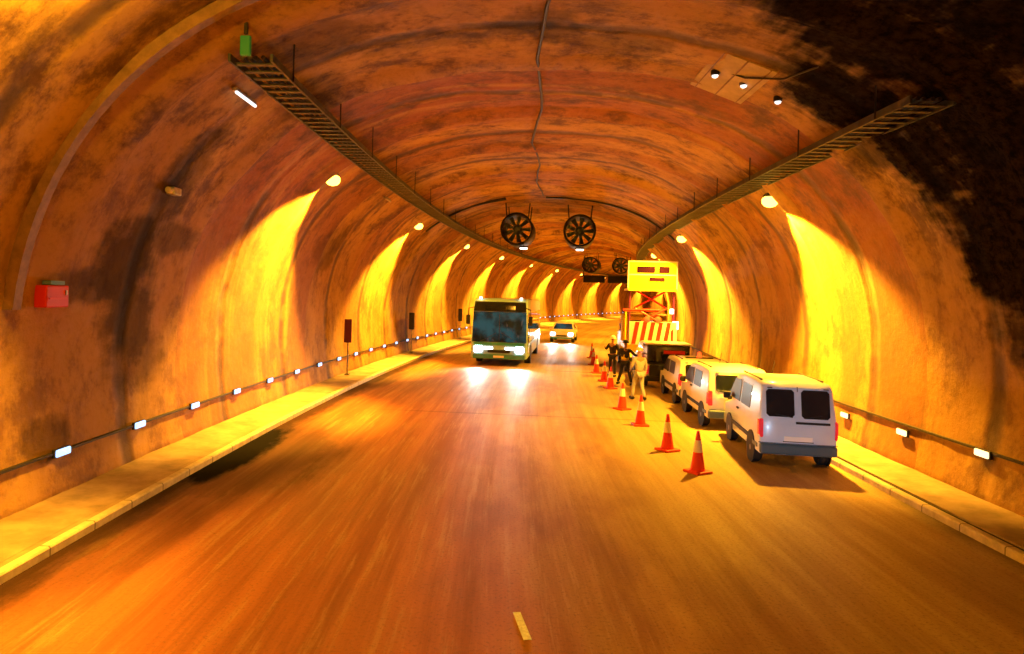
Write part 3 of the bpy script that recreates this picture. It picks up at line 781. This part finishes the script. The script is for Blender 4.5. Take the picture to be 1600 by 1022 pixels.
# oncoming car behind the coach
r = empty('oncoming_car', (6.85, 53, 0), PI + yaw(53))
L = 4.3
c = Car(r, [(-L, .32), (-L-.02, .8), (-L+.1, 1.0)], [(-L+.7, 1.38), (-L+1.5, 1.46), (-2.2, 1.44)], [(0, .3), (.02, .62), (-.12, .82), (-1.15, .98), (-1.9, 1.40)], [(.3, .88), (.95, .88), (1.46, .66)])
c.body(M['white']); c.nose([(-.74, .99), (.74, .99), (.6, 1.38), (-.6, 1.38)], M['windscreen'], 'windscreen')
c.nose(rect(-.4, .4, .46, .58), M['black'], 'grille', .02); c.nose(rect(-.85, .85, .30, .42), M['teal'], 'bumper', .04)
for sg in (-1, 1):
    c.nose(rr(min(sg*.50, sg*.84), max(sg*.50, sg*.84), .56, .76, .03), M['head'], 'headlight', .03)
    c.side([(-3.4, .98), (-1.6, .98), (-1.9, 1.34), (-3.2, 1.34)], sg, M['glass'], 'side_window')
    MB().box((sg*.98, -1.35, 1.02), (.18, .1, .13)).build('mirror', M['white'], r)
c.wheels((-.8, -3.5), .31)
for sg in (-1, 1): spot('headlight_beam', r, (sg*.65, .10, .66), (sg*.65, 9, -.4), 700, 70, .9, (.9, 1, .95), .1)
tag(r, 'small white car with glaring headlights following behind the coach', 'car')

# ------------------------------------------------------------------ traffic cones
def cone():
    r = empty('traffic_cone')
    MB().box((0, 0, .025), (.42, .42, .05)).build('base', M['conered'], r, bevel=.015)
    h = .84; R = lambda z: lerp(.145, .028, (z - .05) / (h - .05))
    MB().lathe([(R(.05), .05), (R(.36), .36), (R(.72), .72), (R(h), h)], n=24).build('cone_body', M['conered'], r, True)
    for a, b in ((.42, .66),): MB().lathe([(R(a)+.006, a), (R(b)+.006, b)], n=24).build('white_sleeve', M['conewhite'], r, True)
    return r
c0 = cone()
spots = [(4.69, 14.3), (4.63, 16.3), (4.74, 19.4), (4.82, 22.1), (5.43, 27.1), (5.62, 29.4), (5.85, 32.5), (6.4, 36.5), (7.0, 40.5)]
labs = ['nearest red and white cone, beside the rear of the silver van', 'second red and white cone, beside the front of the silver van', 'third nearest red and white cone, beside the rear of the cream van', 'fourth nearest red and white cone, beside the front of the cream van',
        'fifth nearest red and white cone, near the workers', 'sixth nearest red and white cone, just beyond the workers', 'seventh nearest red and white cone, beside the sign truck', 'small far cone beside the cab of the sign truck', 'farthest tiny red and white cone in the row']
for i, ((X, d), lab) in enumerate(zip(spots, labs)):
    o = c0 if i == 0 else copy_tree(c0)
    o.location = (X, d, 0); o.rotation_euler = (random.uniform(-.02, .02), random.uniform(-.02, .02), random.uniform(0, 1)); tag(o, lab, 'traffic cone', 'cones closing off the right lane')

# ------------------------------------------------------------------ people
def skin_mesh(name, verts, edges, radii, material, parent, root=0, sub=1):
    me = bpy.data.meshes.new(name); me.from_pydata(verts, edges, []); me.update()
    o = bpy.data.objects.new(name, me); COL.objects.link(o); o.parent = parent
    o.modifiers.new('skin', 'SKIN'); me.materials.append(material)
    bpy.context.view_layer.update()
    if not me.skin_vertices:
        bm = bmesh.new(); bm.from_mesh(me); bm.verts.layers.skin.verify(); bm.to_mesh(me); bm.free()
    sv = me.skin_vertices[0].data
    for i, rad in enumerate(radii):
        sv[i].radius = rad if isinstance(rad, tuple) else (rad, rad); sv[i].use_root = (i == root)
    o.modifiers[0].use_smooth_shade = True
    if sub: m = o.modifiers.new('sub', 'SUBSURF'); m.levels = sub; m.render_levels = sub
    return o
def person(loc, rz, J, label, top, legs, helmet, vest=None):
    """J: joints in metres; x right, y forward"""
    r = empty('person', loc, rz)
    V = []; E = []; R = []
    def chain(pts, start=None):
        prev = start
        for p, rad in pts:
            V.append(p); R.append(rad); i = len(V) - 1
            if prev is not None: E.append((prev, i))
            prev = i
        return prev
    pel = chain([(J['pelvis'], (.15, .11))]); ch = chain([(J['waist'], (.13, .10)), (J['chest'], (.16, .115))], pel)
    nk = chain([(J['neck'], .055)], ch); chain([(J['jaw'], (.062, .075)), (J['head'], (.082, .098)), (J['crown'], (.055, .07))], nk)
    for sd in 'LR':
        w = chain([(J['sh'+sd], .062), (J['el'+sd], .043), (J['wr'+sd], .027)], ch)
        wr, el = Vector(J['wr'+sd]), Vector(J['el'+sd]); d = (wr - el).normalized(); a = d.orthogonal().normalized()
        palm = wr + d*.07; p = chain([(tuple(palm), (.034, .018))], w)
        for k, ln in ((-1.5, .055), (-.5, .075), (.5, .07), (1.5, .05)):
            b = palm + a*k*.018 + d*.02; tip = b + d*ln*.7 + Vector((0, .02, -.01))
            chain([(tuple(b + d*ln*.4), .009), (tuple(tip), .008)], p)
        t0 = palm - a*.035 - d*.02; chain([(tuple(t0), .011), (tuple(t0 - a*.01 + d*.035), .009)], p)
        chain([(J['hip'+sd], .088), (J['kn'+sd], .055), (J['an'+sd], .038), (tuple(Vector(J['an'+sd]) + Vector((0, .14, -.055))), .032)], pel)
    skin_mesh('body', V, E, R, M['skin'], r)
    def garment(name, keys, material):
        V2 = [J[k] for k, _ in keys[0]]; E2 = []; R2 = [x for _, x in keys[0]]
        E2 += [(i, i+1) for i in range(len(V2)-1)]
        for (start, lst) in keys[1]:
            prev = start
            for k, rad in lst:
                V2.append(J[k] if isinstance(k, str) else k); R2.append(rad); E2.append((prev, len(V2)-1)); prev = len(V2)-1
        return skin_mesh(name, V2, E2, R2, material, r)
    garment('jacket', ([('pelvis', (.165, .125)), ('waist', (.155, .12)), ('chest', (.185, .135))], [(2, [('shL', .078), ('elL', .056), ('wrL', .042)]), (2, [('shR', .078), ('elR', .056), ('wrR', .042)])]), top)
    garment('trousers', ([('pelvis', (.17, .13))], [(0, [('hipL', .103), ('knL', .072), ('anL', .058)]), (0, [('hipR', .103), ('knR', .072), ('anR', .058)])]), legs)
    if vest: garment('vest', ([('pelvis', (.172, .132)), ('waist', (.165, .13)), ('chest', (.195, .145))], []), vest)
    for sd in 'LR':
        a = Vector(J['an'+sd]); MB().box(a + Vector((0, .06, -.045)), (.10, .28, .09)).build('boot', M['black'], r, bevel=.03)
    hd = Vector(J['head']); f = (Vector(J['jaw']) - Vector(J['neck'])); 
    MB().lathe([(.155, .0), (.125, .01), (.12, .05), (.085, .11), (.03, .135)], n=18, c=hd + Vector((0, .0, .045))).build('helmet', helmet, r, True)
    for sg in (-1, 1): MB().lathe([(.004, -.005), (.012, .0), (.006, .006)], 'y', 8, hd + Vector((sg*.032, .096, -.0))).build('eye', M['black'], r)
    MB().add([(-.014, .092, -.045), (.014, .092, -.045), (0, .125, -.04), (0, .095, .005)], [(0,1,2),(0,2,3),(1,3,2),(0,3,1)])
    return tag(r, label, 'person', 'road workers beside the parked vehicles')
base = dict(pelvis=(0,0,.95), waist=(0,0,1.10), chest=(0,.01,1.34), neck=(0,.02,1.49), jaw=(0,.035,1.57), head=(0,.03,1.65), crown=(0,.02,1.73),
    shL=(-.19,0,1.41), elL=(-.25,-.03,1.13), wrL=(-.24,.08,.90), shR=(.19,0,1.41), elR=(.25,-.03,1.13), wrR=(.24,.08,.90),
    hipL=(-.10,0,.90), knL=(-.11,.02,.50), anL=(-.12,-.02,.10), hipR=(.10,0,.90), knR=(.11,.02,.50), anR=(.12,-.02,.10))
j1 = dict(base); j1.update(elL=(-.30,.14,1.18), wrL=(-.20,.38,1.12), elR=(.42,.05,1.20), wrR=(.62,.22,1.28), knL=(-.16,.06,.50), anL=(-.28,.02,.10), knR=(.18,.05,.5), anR=(.30,-.05,.10),
    neck=(0,.06,1.49), jaw=(0,.09,1.56), head=(0,.09,1.64), crown=(0,.09,1.72), chest=(0,.04,1.34))
person((6.25, 28.4, 0), -.5, j1, 'worker in dark clothes and yellow vest beside the sign truck', M['navy'], M['navy'], M['navy'], M['vest'])
j2 = dict(base); j2.update(anL=(-.14,.18,.10), knL=(-.12,.16,.50), anR=(.12,-.20,.12), knR=(.11,.0,.50), elL=(-.26,.06,1.16), wrL=(-.2,.26,1.02))
person((5.86, 24.3, 0), .25, j2, 'worker in white overalls standing beside the low white van', M['whitecloth'], M['whitecloth'], M['yellow'])
j3 = dict(base); j3.update(elR=(.28,.1,1.2), wrR=(.22,.32,1.30), anL=(-.16,.1,.10), anR=(.16,-.1,.10))
person((6.35, 31.3, 0), PI*.8, j3, 'worker in dark clothes and white helmet farthest along, facing the sign truck', M['navy'], M['navy'], M['conewhite'])

# passing beam of the vehicle the picture is taken from, falling on the rear of the last van
hb = empty('headlamp_light_mount', (.9, .6, .95))
spot('passing_beam', hb, (0, 0, 0), (6.0, 14.2, .15), 2600, 17, 1.0, (.62, .82, 1.0), .12)
# ------------------------------------------------------------------ world, camera, render
w = bpy.data.worlds.new('World'); scene.world = w; w.use_nodes = True
w.node_tree.nodes['Background'].inputs[0].default_value = (.02, .015, .02, 1); w.node_tree.nodes['Background'].inputs[1].default_value = .3
cam = bpy.data.cameras.new('camera'); co = bpy.data.objects.new('camera', cam); COL.objects.link(co)
cam.sensor_width = 36; cam.lens = 1100 / 1600 * 36; cam.shift_x = 63 / 1600; cam.shift_y = -52 / 1600
cam.clip_start = .1; cam.clip_end = 1000
co.location = (0, 0, 3.5)
co.rotation_euler = (Matrix.Rotation(PI/2, 4, 'X') @ Matrix.Rotation(.028, 4, 'Z')).to_euler()
scene.camera = co
scene.render.engine = 'CYCLES'
scene.cycles.use_denoising = True; scene.cycles.use_adaptive_sampling = True; scene.cycles.adaptive_threshold = .06
scene.cycles.max_bounces = 7; scene.cycles.diffuse_bounces = 4; scene.cycles.glossy_bounces = 3
scene.cycles.sample_clamp_indirect = 8; scene.cycles.use_light_tree = True
scene.cycles.caustics_reflective = False; scene.cycles.caustics_refractive = False
scene.view_settings.view_transform = 'Standard'; scene.view_settings.look = 'None'; scene.view_settings.gamma = 1
scene.view_settings.exposure = -0.08
